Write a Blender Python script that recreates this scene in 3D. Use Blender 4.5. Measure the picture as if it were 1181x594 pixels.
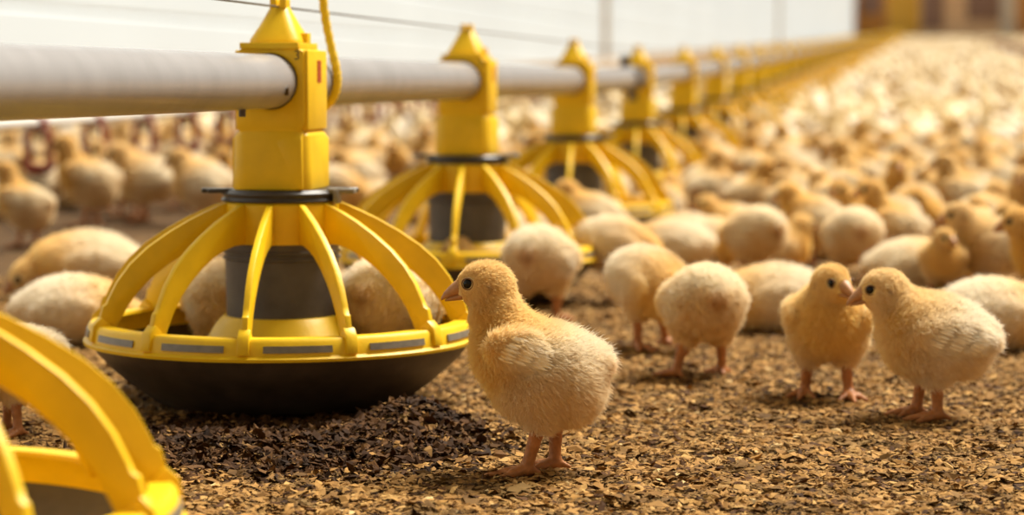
import bpy, bmesh, math, random
import numpy as np
from mathutils import Vector, Matrix, kdtree

for o in list(bpy.data.objects):
    bpy.data.objects.remove(o, do_unlink=True)
random.seed(7)
RNG = np.random.default_rng(11)
SC = bpy.context.scene
COL = SC.collection
R = math.radians

# ------------------------------------------------------------------ camera, light, exposure
FPX, HOR, CAMH = 2600.0, 92.0, 0.274
cam_d = bpy.data.cameras.new('camera')
cam = bpy.data.objects.new('camera', cam_d)
COL.objects.link(cam)
cam_d.sensor_width = 36.0
cam_d.lens = 36.0 * FPX / 1181.0
PITCH = math.atan((297.0 - HOR) / FPX)
cam.location = (0, 0, CAMH)
cam.rotation_euler = (math.pi / 2 - PITCH, 0, 0)
cam_d.clip_start, cam_d.clip_end = 0.05, 400
cam_d.dof.use_dof = True
cam_d.dof.focus_distance = 1.575
cam_d.dof.aperture_fstop = 6.2
SC.camera = cam

world = bpy.data.worlds.new('world')
SC.world = world
world.use_nodes = True
bg = world.node_tree.nodes['Background']
bg.inputs['Color'].default_value = (1.0, 0.84, 0.60, 1)
bg.inputs['Strength'].default_value = 0.25

sun_d = bpy.data.lights.new('barn_daylight', 'SUN')
sun_d.energy = 5.8
sun_d.angle = R(28)
sun_d.color = (1.0, 0.94, 0.83)
sun = bpy.data.objects.new('barn_daylight', sun_d)
COL.objects.link(sun)
sun.location = (2, 4, 4)
# from above, a little behind the subject and to the right
sun.rotation_euler = Vector((0.50, 0.40, 1.0)).to_track_quat('Z', 'Y').to_euler()

SC.view_settings.view_transform = 'Standard'
SC.view_settings.look = 'None'
SC.view_settings.gamma = 1.0
SC.view_settings.use_curve_mapping = False
SC.view_settings.exposure = 0.52


def rise(y):
    t = np.maximum(0.0, np.asarray(y, float) - 4.0)
    return 0.022 * t * t / (t + 2.0)


def line_x(y):
    y = np.asarray(y, float)
    t = np.maximum(0.0, y - 4.0)
    return -0.195 + 0.16 * (y - 1.906) + 0.019 * t * t / (t + 6.0)


def ground(px, py):
    """point of the floor under a picture position (flat near part)"""
    y = CAMH * FPX / (py - HOR)
    for _ in range(12):
        y = (CAMH - float(rise(y))) * FPX / (py - HOR)
    return (px - 590.5) / FPX * y, y


# ------------------------------------------------------------------ helpers
def tag(o, label=None, cat=None, group=None, kind=None):
    if label: o['label'] = label
    if cat: o['category'] = cat
    if group: o['group'] = group
    if kind: o['kind'] = kind
    return o


def link(name, data, parent=None, loc=None):
    o = bpy.data.objects.new(name, data)
    COL.objects.link(o)
    if parent is not None: o.parent = parent
    if loc is not None: o.location = loc
    return o


def mesh_np(name, V, F, mats=(), smooth=True, mat_idx=None):
    me = bpy.data.meshes.new(name)
    me.from_pydata(np.asarray(V).tolist(), [], F.tolist() if isinstance(F, np.ndarray) else F)
    for m in mats: me.materials.append(m)
    if mat_idx is not None: me.polygons.foreach_set('material_index', np.asarray(mat_idx, np.int32))
    if smooth: me.polygons.foreach_set('use_smooth', np.ones(len(me.polygons), bool))
    me.update()
    return me


class MB:
    """collects shapes into one mesh"""
    def __init__(self): self.V, self.F = [], []

    def add(self, V, F):
        b = len(self.V)
        self.V += [tuple(v) for v in V]
        self.F += [tuple(i + b for i in f) for f in F]
        return self

    def box(self, c, s, M=None):
        V = [Vector((sx * s[0] / 2, sy * s[1] / 2, sz * s[2] / 2)) for sx in (-1, 1) for sy in (-1, 1) for sz in (-1, 1)]
        if M is not None: V = [M @ v for v in V]
        V = [v + Vector(c) for v in V]
        return self.add(V, [(0, 1, 3, 2), (4, 6, 7, 5), (0, 4, 5, 1), (2, 3, 7, 6), (0, 2, 6, 4), (1, 5, 7, 3)])

    def lathe(self, prof, n=64, closed=False, a0=0.0):
        V, F = [], []
        for r, z in prof:
            for k in range(n):
                a = a0 + 2 * math.pi * k / n
                V.append((r * math.cos(a), r * math.sin(a), z))
        m = len(prof)
        for i in range(m if closed else m - 1):
            j = (i + 1) % m
            for k in range(n):
                l = (k + 1) % n
                F.append((i * n + k, i * n + l, j * n + l, j * n + k))
        return self.add(V, F)

    def tube(self, pts, r, n=12, caps=True):
        pts = [Vector(p) for p in pts]
        rs = r if isinstance(r, (list, tuple)) else [r] * len(pts)
        V, F = [], []
        N = None
        for i, p in enumerate(pts):
            t = (pts[min(i + 1, len(pts) - 1)] - pts[max(i - 1, 0)]).normalized()
            if N is None:
                up = Vector((0, 0, 1)) if abs(t.z) < 0.9 else Vector((1, 0, 0))
                N = t.cross(up).normalized()
            N = (N - t * N.dot(t)).normalized()
            B = t.cross(N)
            for k in range(n):
                a = 2 * math.pi * k / n
                V.append(p + (N * math.cos(a) + B * math.sin(a)) * rs[i])
        for i in range(len(pts) - 1):
            for k in range(n):
                l = (k + 1) % n
                F.append((i * n + k, i * n + l, (i + 1) * n + l, (i + 1) * n + k))
        if caps:
            F.append(tuple(range(n))[::-1])
            F.append(tuple((len(pts) - 1) * n + k for k in range(n)))
        return self.add(V, F)

    def prism(self, poly, M, depth):
        """polygon in local xy, extruded symmetrically along local z, placed by M"""
        n = len(poly)
        V = [M @ Vector((x, y, -depth / 2)) for x, y in poly] + [M @ Vector((x, y, depth / 2)) for x, y in poly]
        F = [tuple(range(n))[::-1], tuple(range(n, 2 * n))]
        F += [(k, (k + 1) % n, n + (k + 1) % n, n + k) for k in range(n)]
        return self.add(V, F)

    def mesh(self, name, mat, smooth=False, bevel=0.0, seg=2, angle=40):
        me = bpy.data.meshes.new(name)
        me.from_pydata([tuple(v) for v in self.V], [], self.F)
        bm = bmesh.new(); bm.from_mesh(me)
        bmesh.ops.recalc_face_normals(bm, faces=bm.faces)
        if bevel > 0:
            ed = [e for e in bm.edges if len(e.link_faces) == 2 and e.calc_face_angle(0) > R(angle)]
            bmesh.ops.bevel(bm, geom=ed, offset=bevel, segments=seg, profile=0.5, affect='EDGES', clamp_overlap=True)
        if smooth or bevel > 0:
            for f in bm.faces: f.smooth = True
            for e in bm.edges:
                if len(e.link_faces) == 2 and e.calc_face_angle(0) > R(38): e.smooth = False
        bm.to_mesh(me); bm.free()
        me.materials.append(mat)
        return me

    def obj(self, name, mat, parent=None, **k):
        return link(name, self.mesh(name, mat, **k), parent)


def material(name, color, rough=0.5, spec=0.5, bump=0.0, bscale=200.0, var=0.0, vscale=30.0, metal=0.0, transl=0.0):
    m = bpy.data.materials.new(name); m.use_nodes = True
    nt = m.node_tree; b = nt.nodes['Principled BSDF']
    b.inputs['Base Color'].default_value = (*color, 1)
    b.inputs['Roughness'].default_value = rough
    b.inputs['Specular IOR Level'].default_value = spec
    b.inputs['Metallic'].default_value = metal
    tc = nt.nodes.new('ShaderNodeTexCoord')
    if var > 0:
        n = nt.nodes.new('ShaderNodeTexNoise'); n.inputs['Scale'].default_value = vscale; n.inputs['Detail'].default_value = 5
        nt.links.new(tc.outputs['Object'], n.inputs['Vector'])
        r = nt.nodes.new('ShaderNodeValToRGB')
        r.color_ramp.elements[0].position, r.color_ramp.elements[1].position = 0.3, 0.7
        r.color_ramp.elements[0].color = (*[c * (1 - var) for c in color], 1)
        r.color_ramp.elements[1].color = (*[min(1, c * (1 + var * 0.5)) for c in color], 1)
        nt.links.new(n.outputs['Fac'], r.inputs['Fac'])
        nt.links.new(r.outputs['Color'], b.inputs['Base Color'])
    if bump > 0:
        n = nt.nodes.new('ShaderNodeTexNoise'); n.inputs['Scale'].default_value = bscale; n.inputs['Detail'].default_value = 4
        nt.links.new(tc.outputs['Object'], n.inputs['Vector'])
        bp = nt.nodes.new('ShaderNodeBump'); bp.inputs['Strength'].default_value = bump; bp.inputs['Distance'].default_value = 0.002
        nt.links.new(n.outputs['Fac'], bp.inputs['Height'])
        nt.links.new(bp.outputs['Normal'], b.inputs['Normal'])
    return m


M = {}
M['yellow'] = material('yellow_plastic', (0.86, 0.54, 0.006), 0.42, 0.4, 0.08, 300, 0.10, 40)
M['dark'] = material('dark_plastic', (0.075, 0.055, 0.040), 0.42, 0.45, 0.1, 250, 0.35, 50)
M['drum'] = material('drum_plastic', (0.10, 0.085, 0.072), 0.42, 0.5, 0.06, 250, 0.25, 60)
M['collar'] = material('collar_plastic', (0.05, 0.042, 0.036), 0.35, 0.5)
M['insert'] = material('grey_insert', (0.22, 0.19, 0.145), 0.35, 0.6, 0.0, 100, 0.25, 120)
M['pipe'] = material('galvanised_pipe', (0.33, 0.325, 0.335), 0.27, 0.5, 0.05, 400, 0.10, 25, metal=0.0)
M['mark'] = material('engraved_mark', (0.07, 0.04, 0.01), 0.7)
M['sticker'] = material('red_print', (0.50, 0.09, 0.02), 0.6)
M['rope'] = material('yellow_rope', (0.86, 0.58, 0.01), 0.6, 0.3, 0.5, 900)
M['wire'] = material('steel_wire', (0.14, 0.13, 0.12), 0.4, 0.5, metal=0.6)
M['wall'] = material('white_panel', (0.70, 0.81, 0.91), 0.55, 0.3, 0.0, 10, 0.04, 0.6)
M['post'] = material('beige_post', (0.86, 0.79, 0.68), 0.6)
M['red'] = material('red_drinker', (0.23, 0.018, 0.012), 0.45)
M['white_pipe'] = material('white_pvc', (0.80, 0.78, 0.74), 0.4)
M['brown_pipe'] = material('brown_pvc', (0.24, 0.08, 0.03), 0.5)
M['endwall'] = material('peach_wall', (0.93, 0.68, 0.45), 0.7, 0.2, 0, 10, 0.12, 0.5)
M['door'] = material('brown_door', (0.70, 0.34, 0.09), 0.6, 0.3, 0, 10, 0.15, 0.8)
M['ochre'] = material('ochre_door', (0.92, 0.58, 0.10), 0.6, 0.3, 0, 10, 0.1, 0.8)
M['darkpane'] = material('dark_opening', (0.32, 0.21, 0.18), 0.5)
M['beak'] = material('beak_horn', (0.46, 0.22, 0.085), 0.45, 0.35, 0.05, 600, 0.15, 300)
M['feather'] = material('wing_feather', (0.94, 0.83, 0.64), 0.7, 0.2, 0.2, 900, 0.06, 200)
M['eye'] = material('eye_black', (0.005, 0.003, 0.002), 0.16, 0.3)
M['lid'] = material('eyelid_skin', (0.20, 0.09, 0.03), 0.6)
M['leg'] = material('leg_skin', (0.44, 0.165, 0.045), 0.5, 0.4, 0.35, 500, 0.25, 200)

# ------------------------------------------------------------------ down material (fur of the chicks)
def down_material(name, hair):
    m = bpy.data.materials.new(name); m.use_nodes = True
    nt = m.node_tree; nt.nodes.clear()
    out = nt.nodes.new('ShaderNodeOutputMaterial')
    at = nt.nodes.new('ShaderNodeAttribute'); at.attribute_name = 'tint'
    oi = nt.nodes.new('ShaderNodeObjectInfo')
    hsv = nt.nodes.new('ShaderNodeHueSaturation')
    mr = nt.nodes.new('ShaderNodeMapRange')
    mr.inputs['To Min'].default_value, mr.inputs['To Max'].default_value = 0.82, 1.08
    nt.links.new(oi.outputs['Random'], mr.inputs['Value'])
    nt.links.new(mr.outputs['Result'], hsv.inputs['Saturation'])
    nt.links.new(at.outputs['Color'], hsv.inputs['Color'])
    d = nt.nodes.new('ShaderNodeBsdfDiffuse'); nt.links.new(hsv.outputs['Color'], d.inputs['Color'])
    t = nt.nodes.new('ShaderNodeBsdfTranslucent'); nt.links.new(hsv.outputs['Color'], t.inputs['Color'])
    mx = nt.nodes.new('ShaderNodeMixShader'); mx.inputs[0].default_value = 0.42 if hair else 0.1
    nt.links.new(d.outputs[0], mx.inputs[1]); nt.links.new(t.outputs[0], mx.inputs[2])
    nt.links.new(mx.outputs[0], out.inputs['Surface'])
    return m


M['down'] = down_material('chick_down', True)
M['skin'] = down_material('chick_skin', False)

# ------------------------------------------------------------------ floor
F1 = (-0.195, 1.906)          # the feeder in the middle of the picture


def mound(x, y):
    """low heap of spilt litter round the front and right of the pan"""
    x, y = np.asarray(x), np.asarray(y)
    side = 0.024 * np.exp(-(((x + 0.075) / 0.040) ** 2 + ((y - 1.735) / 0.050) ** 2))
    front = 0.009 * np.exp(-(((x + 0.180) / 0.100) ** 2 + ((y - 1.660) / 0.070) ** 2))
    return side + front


def hash_noise(x, y, s):
    x, y = np.asarray(x) * s, np.asarray(y) * s
    return (np.sin(x * 1.7 + 1.3 * np.sin(y * 1.1)) + np.sin(y * 2.3 + 1.7 * np.sin(x * 0.9 + 2)) + np.sin((x + y) * 3.1 + 1)) / 3


def floor_z(x, y):
    return rise(y) + mound(x, y) + 0.0028 * hash_noise(x, y, 27) + 0.0018 * hash_noise(y, x, 70) - 0.001


def build_floor():
    xs = np.unique(np.concatenate([np.linspace(-22, -1, 22), np.arange(-0.98, 1.3, 0.011), np.linspace(1.3, 48, 40)]))
    ys = np.concatenate([np.arange(0.0, 3.6, 0.014), 3.6 * np.geomspace(1, 114 / 3.6, 90)[1:]])
    X, Y = np.meshgrid(xs, ys, indexing='ij')
    Z = floor_z(X, Y)
    V = np.stack([X, Y, Z], -1).reshape(-1, 3)
    nx, ny = X.shape
    i = np.arange(nx * ny).reshape(nx, ny)
    F = np.stack([i[:-1, :-1], i[1:, :-1], i[1:, 1:], i[:-1, 1:]], -1).reshape(-1, 4)
    m = bpy.data.materials.new('litter_floor'); m.use_nodes = True
    nt = m.node_tree; b = nt.nodes['Principled BSDF']
    b.inputs['Roughness'].default_value = 0.85; b.inputs['Specular IOR Level'].default_value = 0.15
    tc = nt.nodes.new('ShaderNodeTexCoord')
    v = nt.nodes.new('ShaderNodeTexVoronoi'); v.inputs['Scale'].default_value = 110
    n = nt.nodes.new('ShaderNodeTexNoise'); n.inputs['Scale'].default_value = 38; n.inputs['Detail'].default_value = 8
    ad = nt.nodes.new('ShaderNodeMath'); ad.operation = 'MULTIPLY_ADD'; ad.inputs[1].default_value = 0.45
    r = nt.nodes.new('ShaderNodeValToRGB')
    e = r.color_ramp.elements
    e[0].position, e[0].color = 0.42, (0.05, 0.023, 0.007, 1)
    e[1].position, e[1].color = 0.82, (0.30, 0.17, 0.056, 1)
    x = e.new(0.60); x.color = (0.14, 0.074, 0.023, 1)
    nt.links.new(tc.outputs['Object'], v.inputs['Vector']); nt.links.new(tc.outputs['Object'], n.inputs['Vector'])
    nt.links.new(v.outputs['Color'], ad.inputs[0]); nt.links.new(n.outputs['Fac'], ad.inputs[2])
    nt.links.new(ad.outputs[0], r.inputs['Fac']); # flock shade, with some dark litter, painted as a band under the water line
    shade_litter = nt.nodes.new('ShaderNodeAttribute'); shade_litter.attribute_name = 'shade_litter'
    mxc = nt.nodes.new('ShaderNodeMix'); mxc.data_type = 'RGBA'
    mxc.inputs['B'].default_value = (0.035, 0.016, 0.006, 1)
    nt.links.new(shade_litter.outputs['Fac'], mxc.inputs['Factor']); nt.links.new(r.outputs['Color'], mxc.inputs['A'])
    nt.links.new(mxc.outputs['Result'], b.inputs['Base Color'])
    bp = nt.nodes.new('ShaderNodeBump'); bp.inputs['Strength'].default_value = 0.8; bp.inputs['Distance'].default_value = 0.004
    nt.links.new(n.outputs['Fac'], bp.inputs['Height']); nt.links.new(bp.outputs['Normal'], b.inputs['Normal'])
    me = mesh_np('floor', V, F, [m])
    band = np.abs(V[:, 0] - (-1.5 + 0.16 * V[:, 1]) + 0.12 * hash_noise(V[:, 0], V[:, 1], 3))
    shade_litter_v = np.clip(1.25 - band / 0.62, 0, 1) * 0.8
    a = me.attributes.new('shade_litter', 'FLOAT', 'POINT'); a.data.foreach_set('value', shade_litter_v.astype(np.float32))
    o = link('floor', me)
    tag(o, 'brown litter floor of the long poultry house', 'floor', kind='structure')


build_floor()


def wall_line_x(y):
    return -5.0 + 0.197 * y


def build_walls():
    # long white wall behind the feed line: a run of wide horizontal panel boards
    A, B = Vector((wall_line_x(-3), -3, 0)), Vector((wall_line_x(110), 110, 0))
    d = (B - A).normalized(); nrm = Vector((d.y, -d.x, 0))
    mb = MB()
    z = -0.1
    prof = []
    while z < 5.2:
        prof += [(0.0, z), (0.012, z + 0.02), (0.012, z + 0.36), (0.0, z + 0.38)]
        z += 0.38
    prof = prof + [(-0.15, z), (-0.15, -0.1)]
    V = [A + nrm * p + Vector((0, 0, h)) for p, h in prof] + [B + nrm * p + Vector((0, 0, h)) for p, h in prof]
    n = len(prof)
    F = [(k, (k + 1) % n, n + (k + 1) % n, n + k) for k in range(n)]
    mb.add(V, F)
    tag(mb.obj('wall_left', M['wall']), 'long white panelled side wall behind the feed line', 'wall', kind='structure')
    for i, y in enumerate((31.9, 62.6)):
        x = wall_line_x(y)
        w = 0.14
        o = MB().box((x + 0.03, y, 2.4), (0.10, w, 5.2)).obj('trim_%d' % (i + 1), M['post'])
        tag(o, 'beige upright post on the white side wall', 'post', 'wall posts', 'structure')
    # end wall 110 m away
    yb = 110.0
    zb = float(rise(yb))
    o = MB().box((25, yb + 0.15, zb + 2.5), (50, 0.3, 6.5)).obj('wall_back', M['endwall'])
    tag(o, 'peach coloured end wall far down the house', 'wall', kind='structure')
    P = lambda px: (px - 590.5) / FPX * yb
    H = lambda py: CAMH + (HOR - py) / FPX * yb

    def slab(name, px0, px1, py0, py1, mat, label, cat, t=0.1):
        x0, x1, z0, z1 = P(px0), P(px1), H(py1), H(py0)
        o = MB().box(((x0 + x1) / 2, yb - t / 2, (z0 + z1) / 2), (x1 - x0, t, z1 - z0)).obj(name, mat, bevel=0.02)
        return tag(o, label, cat, kind='structure')
    d1 = slab('door_1', 984, 1019, -40, 43, M['door'], 'brown door at the far left of the end wall', 'door')
    slab('window_pane', 990, 1014, -20, 17, M['darkpane'], None, None, 0.14).parent = d1
    slab('door_2', 1021, 1057, -40, 43, M['ochre'], 'ochre yellow door panel at the end of the feed line', 'door')
    slab('window_1', 1061, 1085, -30, 34, M['darkpane'], 'narrow dark opening beside the ochre door', 'window')
    slab('window_2', 1112, 1150, -30, 24, M['darkpane'], 'wide dark opening in the peach end wall', 'window')
    slab('trim_3', 1151, 1166, -40, 44, M['white_pipe'], 'white upright strip on the end wall', 'trim')
    slab('door_3', 1173, 1240, -40, 43, M['door'], 'brown door at the right of the end wall', 'door')


build_walls()


# ------------------------------------------------------------------ litter chips
def chips(name, n, sampler, palette, weights, smin, smax, tilt, label, seed):
    rg = np.random.default_rng(seed)
    x, y = sampler(rg, n)
    n = len(x)
    z = floor_z(x, y)
    L = smin + (smax - smin) * rg.random(n) ** 2.6 * np.where(rg.random(n) < 0.03, 1.6, 1.0)
    W = L * rg.uniform(0.22, 0.70, n)
    k = 6
    ang = (np.arange(k) / k * 2 * np.pi)[None, :] + rg.uniform(-0.35, 0.35, (n, k))
    rad = rg.uniform(0.65, 1.15, (n, k))
    P = np.zeros((n, k + 1, 3))
    P[:, :k, 0] = np.cos(ang) * rad * L[:, None] * 0.5
    P[:, :k, 1] = np.sin(ang) * rad * W[:, None] * 0.5
    P[:, :k, 2] = rg.normal(0, 0.06, (n, k)) * L[:, None]
    P[:, k, 2] = L * rg.uniform(0.03, 0.16, n)
    yaw = rg.uniform(0, 2 * np.pi, n); pit = rg.normal(0, tilt, n); rol = rg.normal(0, tilt, n)
    c, s = np.cos(rol)[:, None], np.sin(rol)[:, None]
    P[..., 1], P[..., 2] = P[..., 1] * c - P[..., 2] * s, P[..., 1] * s + P[..., 2] * c
    c, s = np.cos(pit)[:, None], np.sin(pit)[:, None]
    P[..., 0], P[..., 2] = P[..., 0] * c + P[..., 2] * s, -P[..., 0] * s + P[..., 2] * c
    c, s = np.cos(yaw)[:, None], np.sin(yaw)[:, None]
    P[..., 0], P[..., 1] = P[..., 0] * c - P[..., 1] * s, P[..., 0] * s + P[..., 1] * c
    P[..., 0] += x[:, None]; P[..., 1] += y[:, None]
    P[..., 2] += (z + 0.0008 + rg.uniform(0, 0.0025, n))[:, None]
    V = P.reshape(-1, 3)
    b = (np.arange(n) * (k + 1))[:, None]
    F = np.stack([np.stack([b[:, 0] + i, b[:, 0] + (i + 1) % k, b[:, 0] + k], -1) for i in range(k)], 1).reshape(-1, 3)
    me = mesh_np(name, V, F, [M['chip']], smooth=False)
    pal = np.array(palette)[rg.choice(len(palette), n, p=np.array(weights) / sum(weights))]
    pal = pal * rg.uniform(0.75, 1.2, (n, 1))
    pal = pal * np.where(hash_noise(x + 3, y, 34) + 0.6 * hash_noise(y, x, 90) + rg.normal(0, 0.2, n) > 0.45, 0.5, 1.0)[:, None]   # damp clots
    cols = np.ones((n, k + 1, 4)); cols[..., :3] = pal[:, None, :]
    a = me.color_attributes.new('tint', 'FLOAT_COLOR', 'POINT')
    a.data.foreach_set('color', cols.reshape(-1).astype(np.float32))
    o = link(name, me)
    return tag(o, label, 'litter', kind='stuff')


def chip_material():
    m = bpy.data.materials.new('litter_chip'); m.use_nodes = True
    nt = m.node_tree; b = nt.nodes['Principled BSDF']
    b.inputs['Roughness'].default_value = 0.75; b.inputs['Specular IOR Level'].default_value = 0.12
    at = nt.nodes.new('ShaderNodeAttribute'); at.attribute_name = 'tint'
    nt.links.new(at.outputs['Color'], b.inputs['Base Color'])
    return m


M['chip'] = chip_material()


def near_sampler(rg, n):
    # even cover of the visible near floor, denser close to the camera
    y = 1.30 + (3.1 - 1.30) * rg.random(n) ** 1.25
    x = rg.uniform(-0.26, 0.26, n) * y
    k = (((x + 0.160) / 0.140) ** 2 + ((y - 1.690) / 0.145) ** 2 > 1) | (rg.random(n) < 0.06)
    return x[k], y[k]


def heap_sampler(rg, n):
    # patch of kicked-out feed and pan shade in front of and to the right of the pan
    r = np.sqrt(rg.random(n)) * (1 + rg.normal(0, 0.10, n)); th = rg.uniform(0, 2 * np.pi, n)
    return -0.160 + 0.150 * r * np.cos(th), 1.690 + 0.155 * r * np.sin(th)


chips('litter', 130000, near_sampler,
      [(0.36, 0.192, 0.056), (0.26, 0.132, 0.037), (0.44, 0.256, 0.083), (0.070, 0.029, 0.008), (0.62, 0.43, 0.19)],
      [40, 32, 12, 15, 0.9], 0.0022, 0.015, 0.20, 'brown wood shaving litter scattered over the near floor', 3)
chips('shaded_spilt_litter', 11000, heap_sampler,
      [(0.070, 0.029, 0.007), (0.040, 0.016, 0.004), (0.13, 0.060, 0.017), (0.26, 0.14, 0.045)],  # dark spilt feed, with the shade of the pan put into its colours
      [40, 38, 17, 5], 0.004, 0.017, 0.5, 'heap of spilt litter darkened with painted pan shade, under the sharp feeder pan', 4)


# ------------------------------------------------------------------ pan feeder
YAW = -math.atan(0.16)


def rib_poly():
    outer = [(0.049, 0.1715), (0.055, 0.1695), (0.068, 0.1640), (0.082, 0.1575), (0.100, 0.1475), (0.118, 0.1355), (0.132, 0.1230),
             (0.143, 0.1090), (0.150, 0.0960), (0.1525, 0.0905), (0.1555, 0.0890), (0.1580, 0.0800), (0.1605, 0.0690), (0.1610, 0.0630)]
    inner = [(0.1475, 0.0630), (0.1415, 0.0760), (0.1345, 0.0885), (0.1255, 0.1000), (0.1135, 0.1115), (0.1000, 0.1215), (0.0860, 0.1295),
             (0.0730, 0.1345), (0.0610, 0.1372), (0.049, 0.1375)]
    return outer + inner


def radial_matrix(th):
    """local (x=radius, y=height, z=across) -> feeder space; th from the -Y direction"""
    a = th - math.pi / 2
    rx = Vector((math.cos(a), math.sin(a), 0)); tn = Vector((-math.sin(a), math.cos(a), 0))
    return Matrix(((rx.x, 0, tn.x, 0), (rx.y, 0, tn.y, 0), (0, 1, 0, 0), (0, 0, 0, 1)))


PAN_PROF = [(0.0, 0.004), (0.085, 0.004), (0.098, 0.002), (0.108, 0.006), (0.128, 0.020), (0.146, 0.036), (0.156, 0.047), (0.1585, 0.0555),
            (0.1545, 0.0560), (0.151, 0.048), (0.140, 0.036), (0.122, 0.022), (0.104, 0.013), (0.0, 0.013)]
RING_PROF = [(0.1530, 0.0545), (0.1665, 0.0545), (0.1670, 0.0570), (0.1640, 0.0590), (0.1625, 0.0700), (0.1600, 0.0725), (0.1480, 0.0725),
             (0.1470, 0.0700), (0.1500, 0.0670), (0.1520, 0.0600)]
SLEEVE_PROF = [(0.0455, 0.1375), (0.0495, 0.1375), (0.0495, 0.1700), (0.0475, 0.1725), (0.0455, 0.1725)]
COLLAR_PROF = [(0.030, 0.1720), (0.0500, 0.1720), (0.0510, 0.1740), (0.0490, 0.1748), (0.0490, 0.1768), (0.0505, 0.1778), (0.0505, 0.1800),
               (0.0475, 0.1808), (0.0475, 0.1822), (0.030, 0.1822)]
DRUM_PROF = [(0.0435, 0.0740), (0.0470, 0.0740), (0.0480, 0.1230), (0.0500, 0.1240), (0.0500, 0.1255), (0.0482, 0.1265), (0.0482, 0.1285),
             (0.0500, 0.1295), (0.0500, 0.1310), (0.0482, 0.1320), (0.0482, 0.1372), (0.0435, 0.1372)]
CONE_PROF = [(0.0440, 0.0760), (0.0500, 0.0755), (0.0560, 0.0690), (0.0640, 0.0560), (0.0800, 0.0360), (0.0950, 0.0220), (0.1040, 0.0145),
             (0.1000, 0.0135), (0.0600, 0.0500), (0.0440, 0.0720)]


def housing_mesh():
    mb = MB()
    # lower part: rounded square sleeve with a bevelled shoulder, flared at its foot
    def rrect(a, b, c, h, n=6):
        out = []
        for sx, sy, a0 in ((1, 1, 0), (-1, 1, 90), (-1, -1, 180), (1, -1, 270)):
            for k in range(n + 1):
                t = R(a0 + 90 * k / n)
                out.append((sx * (a - c) + c * math.cos(t), sy * (b - c) + c * math.sin(t), h))
        return out
    secs = [rrect(0.0338, 0.0390, 0.013, 0.1825), rrect(0.0332, 0.0380, 0.012, 0.2000), rrect(0.0322, 0.0366, 0.010, 0.2280),
            rrect(0.0288, 0.0342, 0.010, 0.2320), rrect(0.0285, 0.0335, 0.010, 0.2400)]
    m = len(secs[0])
    mb.add([v for sc_ in secs for v in sc_], [(i * m + k, i * m + (k + 1) % m, (i + 1) * m + (k + 1) % m, (i + 1) * m + k) for i in range(4) for k in range(m)] + [tuple(range(m))[::-1], tuple(4 * m + k for k in range(m))])
    # wedge shaped bosses with sloping tops on the four faces
    for ang, w, off, dd in ((0.0, 0.036, 0.0105, 0.0360), (math.pi / 2, 0.040, 0.008, 0.0315), (math.pi, 0.036, 0.0105, 0.0360), (-math.pi / 2, 0.040, 0.008, 0.0315)):
        Mx = Matrix.Rotation(ang, 4, 'Z')
        h0, h1, q = 0.1835, 0.2250, dd + 0.0045
        V = [(off - w / 2, -dd + 0.006, h0), (off + w / 2, -dd + 0.006, h0), (off + w / 2, -q + 0.001, h0), (off - w / 2, -dd + 0.0008, h0),
             (off - w / 2, -dd + 0.006, h1 + 0.010), (off + w / 2, -dd + 0.006, h1 + 0.010), (off + w / 2 * 0.95, -q + 0.001, h1), (off - w / 2, -dd + 0.0008, h1 - 0.004)]
        mb.add([Mx @ Vector(v) for v in V], [(0, 1, 2, 3), (4, 7, 6, 5), (0, 4, 5, 1), (1, 5, 6, 2), (2, 6, 7, 3), (3, 7, 4, 0)])
    # saddle block with the round pipe opening
    hw, z0, z1, zc, pr, dep = 0.0290, 0.2300, 0.3000, 0.2725, 0.0232, 0.069
    n = 40
    outer, inner = [], []
    for k in range(n):
        a = 2 * math.pi * (k + 0.5) / n
        c, s = math.cos(a), math.sin(a)
        inner.append((pr * c, zc + pr * s))
        hy = (z1 - zc) if s > 0 else (zc - z0)
        t = min(hw / max(abs(c), 1e-6), hy / max(abs(s), 1e-6))
        outer.append((t * c, zc + t * s))
    V = []
    for yy in (-dep / 2, dep / 2):
        V += [(x, yy, z) for x, z in outer] + [(x, yy, z) for x, z in inner]
    F = []
    for k in range(n):
        l = (k + 1) % n
        F += [(k, l, n + l, n + k), (2 * n + k, 3 * n + k, 3 * n + l, 2 * n + l), (k, 2 * n + k, 2 * n + l, l), (n + k, n + l, 3 * n + l, 3 * n + k)]
    mb.add(V, F)
    # proud column on the right-hand side
    mb.box((0.0292, 0.0005, 0.2655), (0.0055, 0.0655, 0.066))
    mb.box((-0.0282, 0.0005, 0.2655), (0.0045, 0.0655, 0.066))
    return mb


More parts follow.
